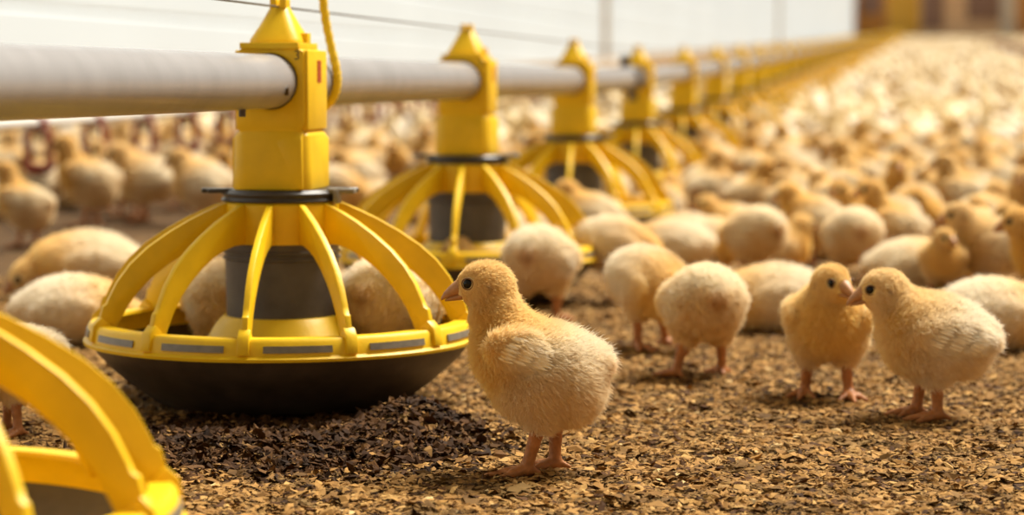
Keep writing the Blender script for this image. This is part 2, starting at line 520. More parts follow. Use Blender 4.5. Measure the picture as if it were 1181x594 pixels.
def cap_mesh():
    mb = MB()
    mb.box((0.0, -0.004, 0.3022), (0.050, 0.066, 0.0050))
    b, t = 0.0222, 0.0080
    z0, z1 = 0.3050, 0.3340
    # four sided hip roof with soft corners
    def rsq(a, b_, c, h, n_=5):
        out = []
        for sx, sy, a0 in ((1, 1, 0), (-1, 1, 90), (-1, -1, 180), (1, -1, 270)):
            for k in range(n_ + 1):
                q = R(a0 + 90 * k / n_)
                out.append((sx * (a - c) + c * math.cos(q), sy * (b_ - c) + c * math.sin(q), h))
        return out
    secs = [rsq(b, b * 1.15, 0.010, z0), rsq(b * 0.97, b * 1.10, 0.010, z0 + 0.003), rsq((b + t) / 2, (b * 1.1 + t) / 2, 0.008, (z0 + z1) / 2), rsq(t, t, 0.0055, z1), rsq(t * 0.85, t * 0.85, 0.005, z1 + 0.0012)]
    m = len(secs[0])
    mb.add([v for q in secs for v in q], [(i * m + k, i * m + (k + 1) % m, (i + 1) * m + (k + 1) % m, (i + 1) * m + k) for i in range(4) for k in range(m)] + [tuple(range(m))[::-1], tuple(4 * m + k for k in range(m))])
    # two cheeks that hold the wire between them
    mb.box((-0.0042, 0, 0.3375), (0.0055, 0.015, 0.0085))
    mb.box((0.0042, 0, 0.3375), (0.0055, 0.015, 0.0085))
    mb.box((0.020, 0.0, 0.3080), (0.010, 0.012, 0.010))
    return mb


RIB_PHASE = R(4.1)


def feeder_parts():
    """name, mesh, sub-part of (None = the thing)"""
    P = []
    P.append(('pan', MB().lathe(PAN_PROF, 96).mesh('pan', M['dark'], smooth=True), None))
    P.append(('grill_ring', MB().lathe(RING_PROF, 96, closed=True).mesh('grill_ring', M['yellow'], smooth=True), None))
    cone = MB().lathe(CONE_PROF, 64, closed=True)
    P.append(('feed_cone', cone.mesh('feed_cone', M['yellow'], smooth=True), None))
    P.append(('drum', MB().lathe(DRUM_PROF, 64, closed=True).mesh('drum', M['drum'], smooth=True), None))
    P.append(('sleeve', MB().lathe(SLEEVE_PROF, 64, closed=True).mesh('sleeve', M['yellow'], smooth=True), None))
    col = MB().lathe(COLLAR_PROF, 64, closed=True)
    for a, l in ((R(197), 0.018), (R(205), 0.014), (R(15), 0.016), (R(-8), 0.012)):
        Mx = Matrix.Rotation(a, 4, 'Z')
        col.box(Mx @ Vector((0.046 + l / 2, 0, 0.1812)), (l + 0.006, 0.014, 0.0036), Mx)
    P.append(('collar', col.mesh('collar', M['collar'], smooth=True, bevel=0.0006, seg=1), None))
    cl = MB()
    cl.box((0.0560, -0.0130, 0.1812), (0.022, 0.012, 0.0040), None)
    cl.box((0.0520, -0.0150, 0.1765), (0.004, 0.014, 0.0110), None)
    P.append(('collar_clip', cl.mesh('collar_clip', M['insert'], bevel=0.0008), None))
    for k in range(12):
        th = RIB_PHASE + k * math.pi / 6
        mb = MB().prism(rib_poly(), radial_matrix(th), 0.0052)
        mb.prism([(0.1590, 0.0600), (0.1665, 0.0600), (0.1645, 0.0735), (0.1575, 0.0800), (0.1500, 0.0735), (0.1520, 0.0660)], radial_matrix(th), 0.0095)
        P.append(('rib', mb.mesh('rib', M['yellow'], bevel=0.0007, seg=2), None))
        V, F = [], []
        m = 10
        for i in range(m + 1):
            a = th + R(5.5) + R(19) * i / m - math.pi / 2
            for r, z in ((0.1640, 0.0616), (0.1649, 0.0618), (0.1639, 0.0672), (0.1625, 0.0670)):
                V.append((r * math.cos(a), r * math.sin(a), z))
        for i in range(m):
            for j in range(4):
                l = (j + 1) % 4
                F.append((i * 4 + j, i * 4 + l, i * 4 + 4 + l, i * 4 + 4 + j))
        F += [(0, 1, 2, 3), (m * 4 + 3, m * 4 + 2, m * 4 + 1, m * 4)]
        P.append(('ring_insert', MB().add(V, F).mesh('ring_insert', M['insert'], smooth=True), None))
    P.append(('housing', housing_mesh().mesh('housing', M['yellow'], bevel=0.0012, seg=2), None))
    P.append(('roof_cap', cap_mesh().mesh('roof_cap', M['yellow'], bevel=0.0022, seg=3), None))
    st = MB()
    for k in range(4):
        st.box((0.0322, 0.0000 + k * 0.0034, 0.2810), (0.0006, 0.0021, 0.0185))
    P.append(('red_stripe_mark', st.mesh('red_stripe_mark', M['sticker']), 'housing'))
    cu = bpy.data.curves.new('three_mark', 'FONT'); cu.body = '3'; cu.size = 0.011; cu.extrude = 0.0003
    cu.materials.append(M['mark'])
    to = bpy.data.objects.new('number_mark', cu); COL.objects.link(to)
    nm = bpy.data.meshes.new_from_object(to.evaluated_get(bpy.context.evaluated_depsgraph_get()))
    bpy.data.objects.remove(to, do_unlink=True)
    P.append(('number_mark', nm, 'housing'))
    return P


PARTS = feeder_parts()


def merged_feeder():
    bm = bmesh.new()
    mats = []
    me = bpy.data.meshes.new('pan_feeder')
    for name, d, sub in PARTS:
        if sub or not isinstance(d, bpy.types.Mesh): continue
        if d.materials[0] not in mats: mats.append(d.materials[0])
        k = len(bm.faces)
        bm.from_mesh(d)
        bm.faces.ensure_lookup_table()
        for f in bm.faces[k:]: f.material_index = mats.index(d.materials[0])
    bm.to_mesh(me); bm.free()
    for m in mats: me.materials.append(m)
    return me


def place_feeder(y, label, full=True, group=None, loc=None, turn=0.0):
    x = float(line_x(y)) if loc is None else loc
    z = float(rise(y))
    if full:
        root = link('pan_feeder', None, None, (x, y, z))
        root.empty_display_size = 0.1
        subs = {}
        for name, d, sub in PARTS:
            o = link(name, d, subs[sub] if sub else root)
            if name == 'housing': subs['housing'] = o
            if name == 'number_mark':
                o.location = (0.0215, -0.0384, 0.2905); o.rotation_euler = (math.pi / 2, 0, 0)
                o['label'] = 'small dark number 3'
            if name == 'red_stripe_mark': o['label'] = 'four red upright stripes'
    else:
        root = link('pan_feeder', FAR_FEEDER, None, (x, y, z))
    slope = math.atan(float(rise(y + 0.1) - rise(y - 0.1)) / 0.2)
    root.rotation_euler = (slope, 0, YAW + turn)
    return tag(root, label, 'feeder', group)


FAR_FEEDER = merged_feeder()
place_feeder(1.906, 'sharp yellow pan feeder with a white chick in its pan, rope beside its housing')
place_feeder(1.080, 'blurred yellow feeder cut off by the lower left corner', loc=-0.326, turn=R(-8))
place_feeder(2.78, 'second yellow feeder along the pipe, behind the sharp one')
place_feeder(3.77, 'third yellow feeder along the pipe, its cage over a dark drum')
place_feeder(4.78, 'fourth yellow feeder along the pipe, next to the dark pipe coupling')
place_feeder(5.85, 'fifth yellow feeder along the pipe, just past the coupling')
y = 6.9
while y < 108:
    place_feeder(y, 'blurred yellow feeder merging into the yellow band down the pipe', full=False, group='far feeders along the feed pipe')
    y += 1.02


# ------------------------------------------------------------------ feed pipe, wire, rope
def along(h, off, ys):
    return [(float(line_x(v)) + off, v, float(rise(v)) + h) for v in ys]


YS = [0.55, 1.2, 1.9, 2.8, 3.6] + [4.2, 4.78, 5.3, 5.85, 6.4] + [6.9 + 1.02 * k for k in range(100)]
pipe = link('feed_pipe', None, None, (-0.1, 1.9, 0.2725))
pipe.empty_display_size = 0.1
po = MB().tube([Vector(p) - Vector(pipe.location) for p in along(0.2725, 0, YS)], 0.0224, 40).obj('pipe_tube', M['pipe'], pipe, smooth=True)
cy = 4.60
c0 = Vector((float(line_x(cy)), cy, float(rise(cy)) + 0.2725)) - Vector(pipe.location)
dr = Vector((0.16, 1, 0)).normalized()
mb = MB().tube([c0 - dr * 0.05, c0 - dr * 0.045, c0 + dr * 0.045, c0 + dr * 0.05], [0.0245, 0.0275, 0.0275, 0.0245], 28)
mb.box(c0 + Vector((-0.008, 0, 0.036)), (0.016, 0.075, 0.022))
mb.box(c0 + Vector((0.008, 0, -0.036)), (0.016, 0.075, 0.016))
mb.obj('coupling', M['dark'], pipe, smooth=True)
# burnt slot and screw on the near length
sl = Vector((float(line_x(1.845)), 1.845, 0.2725)) - Vector(pipe.location)
mb = MB().box(sl + Vector((0.0213, -0.002, -0.007)), (0.0032, 0.006, 0.0065), Matrix.Rotation(R(25), 3, 'X'))
mb.obj('slot', M['mark'], pipe)
sb = Vector((float(line_x(1.775)), 1.775, 0.2725 - 0.0235)) - Vector(pipe.location)
MB().tube([sb + Vector((0.004, 0, 0.002)), sb + Vector((0.004, 0, -0.004))], 0.0028, 10).obj('screw', M['dark'], pipe)
tag(pipe, 'long grey metal feed pipe running through all the yellow feeders', 'pipe')

wire = MB().tube(along(0.3350, 0, YS), 0.0009, 8).obj('steel_wire', M['wire'], smooth=True)
tag(wire, 'thin steel wire stretched over the tops of the feeders', 'wire')

ry = 1.995
rc = Vector((float(line_x(ry)), ry, 0.2725))
ctrl = [(0.012, 0.60), (0.0120, 0.30), (0.0125, 0.14), (0.0130, 0.085), (0.0160, 0.055), (0.0205, 0.032), (0.0255, 0.010), (0.0262, -0.004), (0.0215, -0.0165),
        (0.0120, -0.0245), (0.0, -0.0272), (-0.0130, -0.0240), (-0.0235, -0.0140), (-0.0270, 0.002), (-0.0240, 0.014)]
pv = Vector((1, -0.16, 0)).normalized()


def smooth_pts(P, k=6):
    out = []
    P = [Vector(p) for p in P]
    for i in range(len(P) - 1):
        a, b, c, d = P[max(i - 1, 0)], P[i], P[i + 1], P[min(i + 2, len(P) - 1)]
        for j in range(k):
            t = j / k
            out.append(0.5 * ((2 * b) + (c - a) * t + (2 * a - 5 * b + 4 * c - d) * t * t + (3 * b - a - 3 * c + d) * t ** 3))
    out.append(P[-1])
    return out


pts = smooth_pts([rc + pv * u + Vector((0, 0, h)) + dr * (0.0045 * math.sin(i * 0.33)) for i, (u, h) in enumerate(ctrl)])
# twisted strands: three thin tubes wound round the rope line
rope = MB()
for s in range(3):
    Q = []
    for i, p in enumerate(pts):
        t = (pts[min(i + 1, len(pts) - 1)] - pts[max(i - 1, 0)]).normalized()
        nn = t.cross(dr).normalized(); bb = t.cross(nn)
        a = i * 0.9 + s * 2 * math.pi / 3
        Q.append(p + (nn * math.cos(a) + bb * math.sin(a)) * 0.0016)
    rope.tube(Q, 0.0026, 8)
tag(rope.obj('rope', M['rope'], smooth=True), 'bright yellow rope hanging down and looped under the grey pipe', 'rope')


# ------------------------------------------------------------------ drinker lines
def drinker_line(off_fn, h, ys, cup_ys, mat, label, cup_label, group):
    pts_ = [(off_fn(v), v, float(rise(v)) + h) for v in ys]
    tag(MB().tube(pts_, 0.0125, 16).obj('water_pipe', mat, smooth=True), label, 'pipe')
    saddle = MB().tube([(0, -0.018, 0), (0, 0.018, 0)], 0.0165, 16).mesh('saddle', M['red'], smooth=True)
    saddle_stem = MB().tube([(0, 0, -0.012), (0, 0, -0.040)], 0.006, 10).mesh('nipple', M['wire'], smooth=True)
    arm = MB().tube([(-0.006, 0, -0.012), (0.004, 0, -0.022), (0.0055, 0, -0.080), (0.002, 0, -0.094)], 0.0080, 8).mesh('arm', M['red'], smooth=True)
    cup = MB().lathe([(0.0, -0.100), (0.020, -0.100), (0.034, -0.086), (0.035, -0.083), (0.032, -0.0825), (0.019, -0.095), (0.0, -0.095)], 24).mesh('cup', M['red'], smooth=True)
    for v in cup_ys:
        root = link('drinker', None, None, (off_fn(v), v, float(rise(v)) + h))
        root.empty_display_size = 0.03
        link('saddle', saddle, root)
        link('nipple', saddle_stem, root)
        for sx in (-1, 1):
            a_ = link('arm', arm, root); a_.location = (sx * 0.016, 0, 0)
            if sx < 0: a_.rotation_euler = (0, 0, math.pi)
        link('cup', cup, root)
        tag(root, cup_label, 'drinker', group)


drinker_line(lambda v: -1.627 + 0.16 * v, 0.190, list(np.arange(3.2, 16, 0.8)), [4.397 + 0.32 * k for k in range(-1, 17)], M['white_pipe'],
             'thin white water pipe behind the feed line', 'red nipple drinker with cup under the thin white water pipe',
             'red drinkers behind the feed line')
drinker_line(lambda v: float(line_x(v)) + 1.75 + 0.012 * v, 0.170, list(np.arange(14, 109, 5)), [14.5 + 0.5 * k for k in range(76)], M['brown_pipe'],
             'dark red water pipe far off along the right of the flock', 'dark red drinker on the pipe along the right of the flock',
             'red drinkers right of the flock')


# ------------------------------------------------------------------ chicks
def smin(a, b, k):
    h = np.clip(0.5 + 0.5 * (b - a) / k, 0, 1)
    return b * (1 - h) + a * h - k * h * (1 - h)


def d_ell(P, c, r, pitch=0.0, yaw=0.0):
    q = P - np.array(c)
    if yaw:
        cy_, sy_ = math.cos(yaw), math.sin(yaw)
        q = np.stack([q[:, 0] * cy_ + q[:, 1] * sy_, -q[:, 0] * sy_ + q[:, 1] * cy_, q[:, 2]], -1)
    if pitch:
        cp, sp = math.cos(pitch), math.sin(pitch)      # nose up
        q = np.stack([q[:, 0] * cp + q[:, 2] * sp, q[:, 1], -q[:, 0] * sp + q[:, 2] * cp], -1)
    r = np.array(r)
    k0 = np.sqrt(((q / r) ** 2).sum(1)); k1 = np.sqrt(((q / r ** 2) ** 2).sum(1)) + 1e-9
    return k0 * (k0 - 1) / k1


def d_cone(P, a, b, ra, rb):
    a, b = np.array(a, float), np.array(b, float)
    ab = b - a
    t = np.clip(((P - a) @ ab) / (ab @ ab + 1e-12), 0, 1)
    return np.sqrt(((P - a - t[:, None] * ab) ** 2).sum(1)) - (ra + (rb - ra) * t)


def surface_nets(f, org, h):
    nx, ny, nz = f.shape
    neg = f < 0
    cx, cy_, cz = nx - 1, ny - 1, nz - 1
    acc = np.zeros((cx, cy_, cz, 3)); cnt = np.zeros((cx, cy_, cz))
    corner = [(i, j, k) for i in (0, 1) for j in (0, 1) for k in (0, 1)]
    sl_ = lambda c: (slice(c[0], c[0] + cx), slice(c[1], c[1] + cy_), slice(c[2], c[2] + cz))
    for a in corner:
        for ax in range(3):
            if a[ax]: continue
            b = list(a); b[ax] = 1
            fa, fb = f[sl_(a)], f[sl_(tuple(b))]
            x = (fa < 0) != (fb < 0)
            t = np.where(x, fa / np.where(x, fa - fb, 1), 0)
            for d in range(3):
                acc[..., d] += np.where(x, a[d] + (t if d == ax else 0), 0)
            cnt += x
    act = cnt > 0
    idx = -np.ones((cx, cy_, cz), int); idx[act] = np.arange(act.sum())
    I = np.argwhere(act)
    V = (I + acc[act] / cnt[act][:, None]) * h + org
    F = []
    for ax in range(3):
        u, v = (ax + 1) % 3, (ax + 2) % 3
        s0 = [slice(None)] * 3; s1 = [slice(None)] * 3
        s0[ax], s1[ax] = slice(0, -1), slice(1, None)
        ch = neg[tuple(s0)] != neg[tuple(s1)]
        E = np.argwhere(ch)
        E = E[(E[:, u] > 0) & (E[:, v] > 0) & (E[:, u] < f.shape[u] - 1) & (E[:, v] < f.shape[v] - 1)]
        ins = neg[tuple(E.T)]
        q = []
        for du, dv in ((-1, -1), (0, -1), (0, 0), (-1, 0)):
            e = E.copy(); e[:, u] += du; e[:, v] += dv
            q.append(idx[tuple(e.T)])
        q = np.stack(q, -1)
        q[~ins] = q[~ins][:, ::-1]
        F.append(q)
    return V, np.concatenate(F)


def T(**k): return k


MM = 0.001
POSES = {
    'main': T(body=[((-13, 0, 74), (36, 33, 30), 16), ((12, 0, 85), (24, 27, 27), 0), ((-29, 0, 62), (20, 28, 25), 0), ((-2, 0, 58), (24, 26, 18), 0)],
              tail=((-44, 0, 81), (12, 10, 7), 10), neck=[((15, 0, 97), 20), ((22, 0, 112), 14.5), ((25, 0, 125), 13.5)], head=(30, 0, 133), hd=(0.985, 0.0, -0.13),
              wing=((8, 27.5, 90), (21, 7.5, 13.5), 6), thigh=[((-6, 14, 58), (-9, 14, 40)), ((-14, -14, 58), (-20, -14, 40))],
              leg=[((-9, 14, 41), (1, 14, 7), 3), ((-20, -14, 41), (-19, -14, 7), 2)], flow=(-0.85, -0.45)),
    'stand': T(body=[((-4, 0, 69), (38, 34, 31), 5), ((16, 0, 72), (24, 28, 28), 0), ((-26, 0, 61), (20, 28, 25), 0), ((4, 0, 55), (28, 26, 20), 0)],
               tail=((-42, 0, 68), (11, 13, 8), 0), neck=[((21, 0, 84), 21), ((33, 0, 97), 16)], head=(39, 0, 106), hd=(0.97, 0.0, -0.22),
               wing=((-10, 30, 70), (30, 7.5, 14.5), 3), thigh=[((-2, 14, 50), (-3, 14, 36)), ((2, -14, 50), (3, -14, 36))],
               leg=[((-3, 14, 38), (-4, 14, 7), 2), ((3, -14, 38), (8, -14, 7), 8)], flow=(-0.9, -0.35)),
    'front': T(body=[((-12, 0, 66), (42, 31, 29), 20), ((8, 0, 68), (25, 28, 28), 0), ((-32, 0, 60), (21, 27, 23), 0)],
               tail=((-50, 0, 64), (11, 13, 8), 0), neck=[((12, 0, 82), 19), ((18, 2, 94), 14.5)], head=(22, 3, 102), hd=(0.80, 0.58, -0.12),
               wing=((-6, 29, 70), (27, 7.5, 14.5), 8), thigh=[((0, 15, 48), (0, 16, 36)), ((0, -15, 48), (-3, -16, 36))],
               leg=[((0, 15, 38), (4, 18, 7), 8), ((-3, -16, 38), (-8, -19, 7), -14)], flow=(-0.75, -0.65)),
    'rear': T(body=[((0, 0, 69), (40, 33, 31), -16), ((-20, 0, 71), (27, 31, 29), 0), ((24, 0, 58), (23, 26, 23), 0)],
              tail=((-44, 0, 84), (11, 10, 7), 20), neck=[((32, 0, 57), 19), ((47, 0, 45), 14)], head=(55, 0, 37), hd=(0.62, 0.0, -0.78),
              wing=((4, 30, 70), (27, 7.5, 14.5), -14), thigh=[((-4, 16, 50), (-6, 18, 38)), ((0, -16, 50), (-2, -17, 38))],
              leg=[((-6, 18, 40), (-8, 27, 7), 20), ((-2, -17, 40), (0, -18, 7), -6)], flow=(-0.8, -0.5)),
    'sit': T(body=[((-4, 0, 38), (50, 39, 36), 4), ((24, 0, 40), (27, 31, 30), 0), ((-36, 0, 33), (25, 31, 27), 0)],
             tail=((-56, 0, 38), (12, 14, 9), 0), neck=[((28, 0, 56), 23), ((36, 0, 68), 18)], head=(42, 0, 77), hd=(0.97, 0.12, -0.18),
             wing=((-6, 34, 40), (32, 8.5, 16), 0), thigh=[], leg=[], flow=(-0.9, -0.35)),
    'doze': T(body=[((-4, 0, 36), (52, 39, 35), -2), ((26, 0, 34), (27, 31, 27), 0), ((-36, 0, 33), (25, 31, 27), 0)],
              tail=((-56, 0, 38), (12, 14, 9), 0), neck=[((40, 0, 34), 21), ((54, 4, 28), 16)], head=(62, 6, 24), hd=(0.85, 0.2, -0.45),
              wing=((-6, 34, 39), (32, 8.5, 16), -4), thigh=[], leg=[], flow=(-0.9, -0.3)),
}
WHITE, CREAM, YELL = np.array((0.95, 0.85, 0.68)), np.array((0.93, 0.75, 0.47)), np.array((0.95, 0.69, 0.22))


def head_frame(p):
    f = Vector(p['hd']).normalized()
    s = Vector((0, 0, 1)).cross(f).normalized()
    u = f.cross(s)
    return Vector(p['head']), f, s, u


def chick_fields(p, P):
    """distance fields in mm of body and of legs at points P"""
    d = None
    for c, r, pi in p['body']:
        e = d_ell(P, c, r, R(pi)); d = e if d is None else smin(d, e, 9)
    d = smin(d, d_ell(P, *p['tail'][:2], R(p['tail'][2])), 12)
    for (a, ra), (b, rb) in zip(p['neck'], p['neck'][1:]):
        d = smin(d, d_cone(P, a, b, ra, rb), 9)
    hc, f, s, u = head_frame(p)
    yaw, pit = math.atan2(f.y, f.x), math.asin(f.z)
    hd = d_ell(P, hc, (18.0, 13.2, 14.0), pit, yaw)
    hd = smin(hd, d_ell(P, hc + f * 11 - u * 2.0, (9, 8.0, 8.0), pit, yaw), 5)
    d = smin(d, hd, 7)
    c, r, pi = p['wing']
    for sg in (1, -1):
        w = d_ell(P, (c[0], sg * c[1], c[2]), r, R(pi), sg * R(4))
        w = smin(w, d_ell(P, (c[0] - r[0] * 0.75, sg * (c[1] + 0.5), c[2] - 4 + r[0] * -0.7 * math.sin(R(pi))), (r[0] * 0.55, 5, r[2] * 0.5), R(pi) - 0.15, sg * R(6)), 4)
        d = smin(d, w, 3.0)
    for a, b in p['thigh']:
        d = smin(d, d_cone(P, a, b, 17, 8.5), 9)
    g = None
    for hip, an, th in p['leg']:
        hip, an = np.array(hip, float), np.array(an, float)
        parts = [d_cone(P, hip, hip * 0.45 + an * 0.55, 6.4, 4.3), d_cone(P, hip * 0.45 + an * 0.55, an, 4.3, 4.6)]
        for da, l in ((-30, 23), (2, 28), (34, 23)):
            a = R(th + da)
            e = an + np.array((math.cos(a) * l * 0.5, math.sin(a) * l * 0.5, -2.6)); e[2] = 4.0
            e2 = an + np.array((math.cos(a) * l, math.sin(a) * l, 0)); e2[2] = 2.0
            parts += [d_cone(P, an - (0, 0, 1.5), e, 3.9, 3.0), d_cone(P, e, e2, 3.0, 1.7)]
        a = R(th + 180)
        e = an + np.array((math.cos(a) * 10, math.sin(a) * 10, 0)); e[2] = 2.6
        parts.append(d_cone(P, an, e, 3.2, 1.7))
        q = None
        for x in parts: q = x if q is None else smin(q, x, 2.2)
        g = q if g is None else np.minimum(g, q)
    return d, g


def chick_mesh(key, h):
    """h in mm; returns vertices (m), faces, distance to body and leg fields"""
    p = POSES[key]
    lo, hi = np.array((-75., -56, -2)), np.array((88., 56, 158 if key == 'main' else 130))
    n = np.ceil((hi - lo) / h).astype(int) + 1
    ax = [lo[i] + np.arange(n[i]) * h for i in range(3)]
    G = np.stack(np.meshgrid(*ax, indexing='ij'), -1).reshape(-1, 3)
    d, g = chick_fields(p, G)
    f = d if g is None else smin(d, g, 3.0)
    V, F = surface_nets(f.reshape(n), lo, h)
    return V, F


def down_color(p, Q, nrm):
    """real colouring of the down: yellow head, neck and breast, whiter back and wings"""
    hc, f, s, u = head_frame(p)
    hv = np.array(hc)
    nk = np.array(p['neck'][0][0], float)
    dh = np.sqrt(((Q - hv) ** 2).sum(1))
    dn = np.sqrt(((Q - nk) ** 2).sum(1))
    w_back = np.clip((nrm[:, 2] + 0.25) / 0.9, 0, 1) * np.clip((30 - Q[:, 0]) / 55, 0, 1)
    w_yel = np.clip(1.25 - np.minimum(dh / 34, dn / 40), 0, 1)
    w_breast = np.clip((Q[:, 0] - 5) / 35, 0, 1) * np.clip(0.6 - nrm[:, 2], 0, 1)
    c = CREAM[None] * (1 - w_back[:, None]) + WHITE[None] * w_back[:, None]
    wy = np.clip(w_yel + w_breast, 0, 1)[:, None] * np.clip(0.50 + (dh[:, None] - 12) / 45, 0.5, 0.85)
    c = c * (1 - wy) + YELL[None] * wy
    wc, wr, wp = p['wing']
    for sg in (1, -1):
        dw = np.sqrt((((Q - np.array((wc[0] - 10, sg * (wc[1] + 3), wc[2] - 3))) / np.array((wr[0], 9, wr[2]))) ** 2).sum(1))
        ww = np.clip(1.3 - dw, 0, 1)[:, None]
        c = c * (1 - ww) + WHITE[None] * ww
    tl = np.array(p['tail'][0], float) + np.array((-6, 0, -9))
    dv = np.sqrt(((Q - tl) ** 2).sum(1))
    vv = (np.clip(1.3 - dv / 9, 0, 1) * 0.55)[:, None]
    return c * (1 - vv) + np.array((0.55, 0.27, 0.08)) * vv


def make_chick(key, h, nhair, hr):
    p = POSES[key]
    V, F = chick_mesh(key, h)
    # --- classify leg faces
    C = V[F].mean(1)
    d, g = chick_fields(p, C)
    hock = 37 if p['leg'] else -1
    legface = (g < d - 0.6) & (C[:, 2] < hock) if g is not None else np.zeros(len(C), bool)
    e1, e2 = V[F[:, 2]] - V[F[:, 0]], V[F[:, 3]] - V[F[:, 1]]
    N = np.cross(e1, e2); area = np.linalg.norm(N, axis=1) / 2; N /= (2 * area[:, None] + 1e-9)
    me = mesh_np('chick', V * MM, F, [M['skin'], M['leg']], True, legface.astype(int))
    vn = np.zeros((len(V), 3)); me.vertices.foreach_get('normal', vn.reshape(-1)) if False else None
    vn = np.zeros(len(V) * 3); me.vertices.foreach_get('normal', vn); vn = vn.reshape(-1, 3)
    col = np.ones((len(V), 4)); col[:, :3] = down_color(p, V, vn) * 0.9
    a = me.color_attributes.new('tint', 'FLOAT_COLOR', 'POINT'); a.data.foreach_set('color', col.reshape(-1).astype(np.float32))
    hc, f, s, u = head_frame(p)
    hv, fv, sv, uv = (np.array(x) for x in (hc, f, s, u))
    eyes = [hv + fv * 11.0 + uv * 2.2 + sv * (8.9 * q) for q in (1, -1)]
    ears = [hv - fv * 1.5 - uv * 3.0 + sv * (12.8 * q) for q in (1, -1)]
    bk = hv + fv * 18.5 - uv * 3.2
    # --- down
    rg = np.random.default_rng(hash(key) % 1000 if False else len(key) * 7 + nhair % 97)
    w = np.where(legface, 0, area)
    hp = C @ np.eye(3)
    dhead = np.sqrt(((hp - hv) ** 2).sum(1))
    w = w * np.where(dhead < 26, 1.9, 1.0)
    fi = rg.choice(len(F), nhair, p=w / w.sum())
    r1, r2 = rg.random((2, nhair, 1))
    q = F[fi]
    P0 = (V[q[:, 0]] * (1 - r1) + V[q[:, 1]] * r1) * (1 - r2) + (V[q[:, 3]] * (1 - r1) + V[q[:, 2]] * r1) * r2
    n0 = vn[q].mean(1); n0 /= np.linalg.norm(n0, axis=1)[:, None] + 1e-9
    keep = np.ones(nhair, bool)
    for e in eyes: keep &= np.sqrt(((P0 - e) ** 2).sum(1)) > 5.0
    keep &= np.sqrt(((P0 - bk) ** 2).sum(1)) > 7.2
    P0, n0 = P0[keep], n0[keep]
    nh = len(P0)
    dh = np.sqrt(((P0 - hv) ** 2).sum(1))
    wh = np.clip((40 - dh) / 22, 0, 1)[:, None]
    nk = np.array(p['neck'][0][0], float)
    fl_body = np.array((p['flow'][0], 0, p['flow'][1]))
    fl_head = (nk - hv) / np.linalg.norm(nk - hv) * 0.7 - fv * 0.7
    fl = fl_body[None] * (1 - wh) + fl_head[None] * wh
    fl = fl - n0 * (fl * n0).sum(1)[:, None]
    fl /= np.linalg.norm(fl, axis=1)[:, None] + 1e-6
    L = 5.8 - 2.5 * wh[:, 0]
    L = np.where(P0[:, 0] < -28, 7.0, L)
    fdist = np.sqrt(((P0 - bk) ** 2).sum(1))
    L *= np.clip(fdist / 20, 0.25, 1)
    for e in eyes: L *= np.clip(np.sqrt(((P0 - e) ** 2).sum(1)) / 11, 0.45, 1)
    wild = rg.random(nh) < 0.10
    L *= rg.uniform(0.6, 1.25, nh) * np.where(wild, 1.45, 1.0)
    wc, wr, wp = p['wing']
    onw = np.zeros(nh, bool)
    for sg in (1, -1):
        dw = ((P0 - np.array((wc[0] - 6, sg * (wc[1] + 4), wc[2] - 3))) / np.array((wr[0] * 1.05, 8, wr[2]))) ** 2
        onw |= dw.sum(1) < 1
    nw = np.where(onw, 0.28, np.where(wild, 1.3, 0.85))[:, None]
    L = np.where(onw, L * 1.15, L)
    D = n0 * nw + fl * 0.65 + rg.normal(0, 0.32, (nh, 3)) * np.where(onw, 0.4, 1.0)[:, None]
    D /= np.linalg.norm(D, axis=1)[:, None]
    # clumps
    nc = max(60, nh // 26)
    ci = rg.choice(nh, nc, replace=False)
    kd = kdtree.KDTree(nc)
    for i, c in enumerate(ci): kd.insert(P0[c], i)
    kd.balance()
    near = np.array([kd.find(v)[1] for v in P0.tolist()])
    tipc = (P0 + D * L[:, None] * 1.1)[ci][near]
    tip = P0 + D * L[:, None]
    cl = rg.uniform(0.0, 0.42, (nh, 1)) + np.where(onw, 0.15, 0.0)[:, None]
    tip = tip * (1 - cl) + tipc * cl
    mid = P0 + D * L[:, None] * 0.5
    pts_ = np.stack([P0 - n0 * 0.4, P0 * 0.45 + mid * 0.55 + n0 * 0.25, mid * 0.5 + tip * 0.5 + fl * 0.1, tip + fl * 0.4 - n0 * 0.15], 1)
    cu = bpy.data.hair_curves.new('down')
    cu.add_curves([4] * nh)
    cu.position_data.foreach_set('vector', (pts_ * MM).reshape(-1).astype(np.float32))
    ra = cu.attributes.get('radius') or cu.attributes.new('radius', 'FLOAT', 'POINT')
    rr = np.tile(np.array([1.0, 0.9, 0.6, 0.2]), nh) * hr * np.repeat(rg.uniform(0.8, 1.2, nh) * np.where(onw, 1.25, 1.0), 4)
    ra.data.foreach_set('value', rr.astype(np.float32))
    hcol = np.ones((nh, 4)); hcol[:, :3] = down_color(p, P0, n0) * rg.uniform(0.90, 1.10, (nh, 1))
    for e in ears:
        de = np.sqrt(((P0 - e) ** 2).sum(1))
        m_ = (np.exp(-((de - 2.4) / 1.0) ** 2) * (((P0 - e) @ fv) < 0.6))[:, None] * 0.45
        hcol[:, :3] = hcol[:, :3] * (1 - m_) + np.array((0.35, 0.15, 0.05)) * m_
    hcol[:, :3] = np.clip(hcol[:, :3], 0, 0.97)
    ca = cu.attributes.new('tint', 'FLOAT_COLOR', 'CURVE')
    ca.data.foreach_set('color', hcol.reshape(-1).astype(np.float32))
    cu.materials.append(M['down'])
    # --- young wing feathers, in overlapping rows
    wf = None
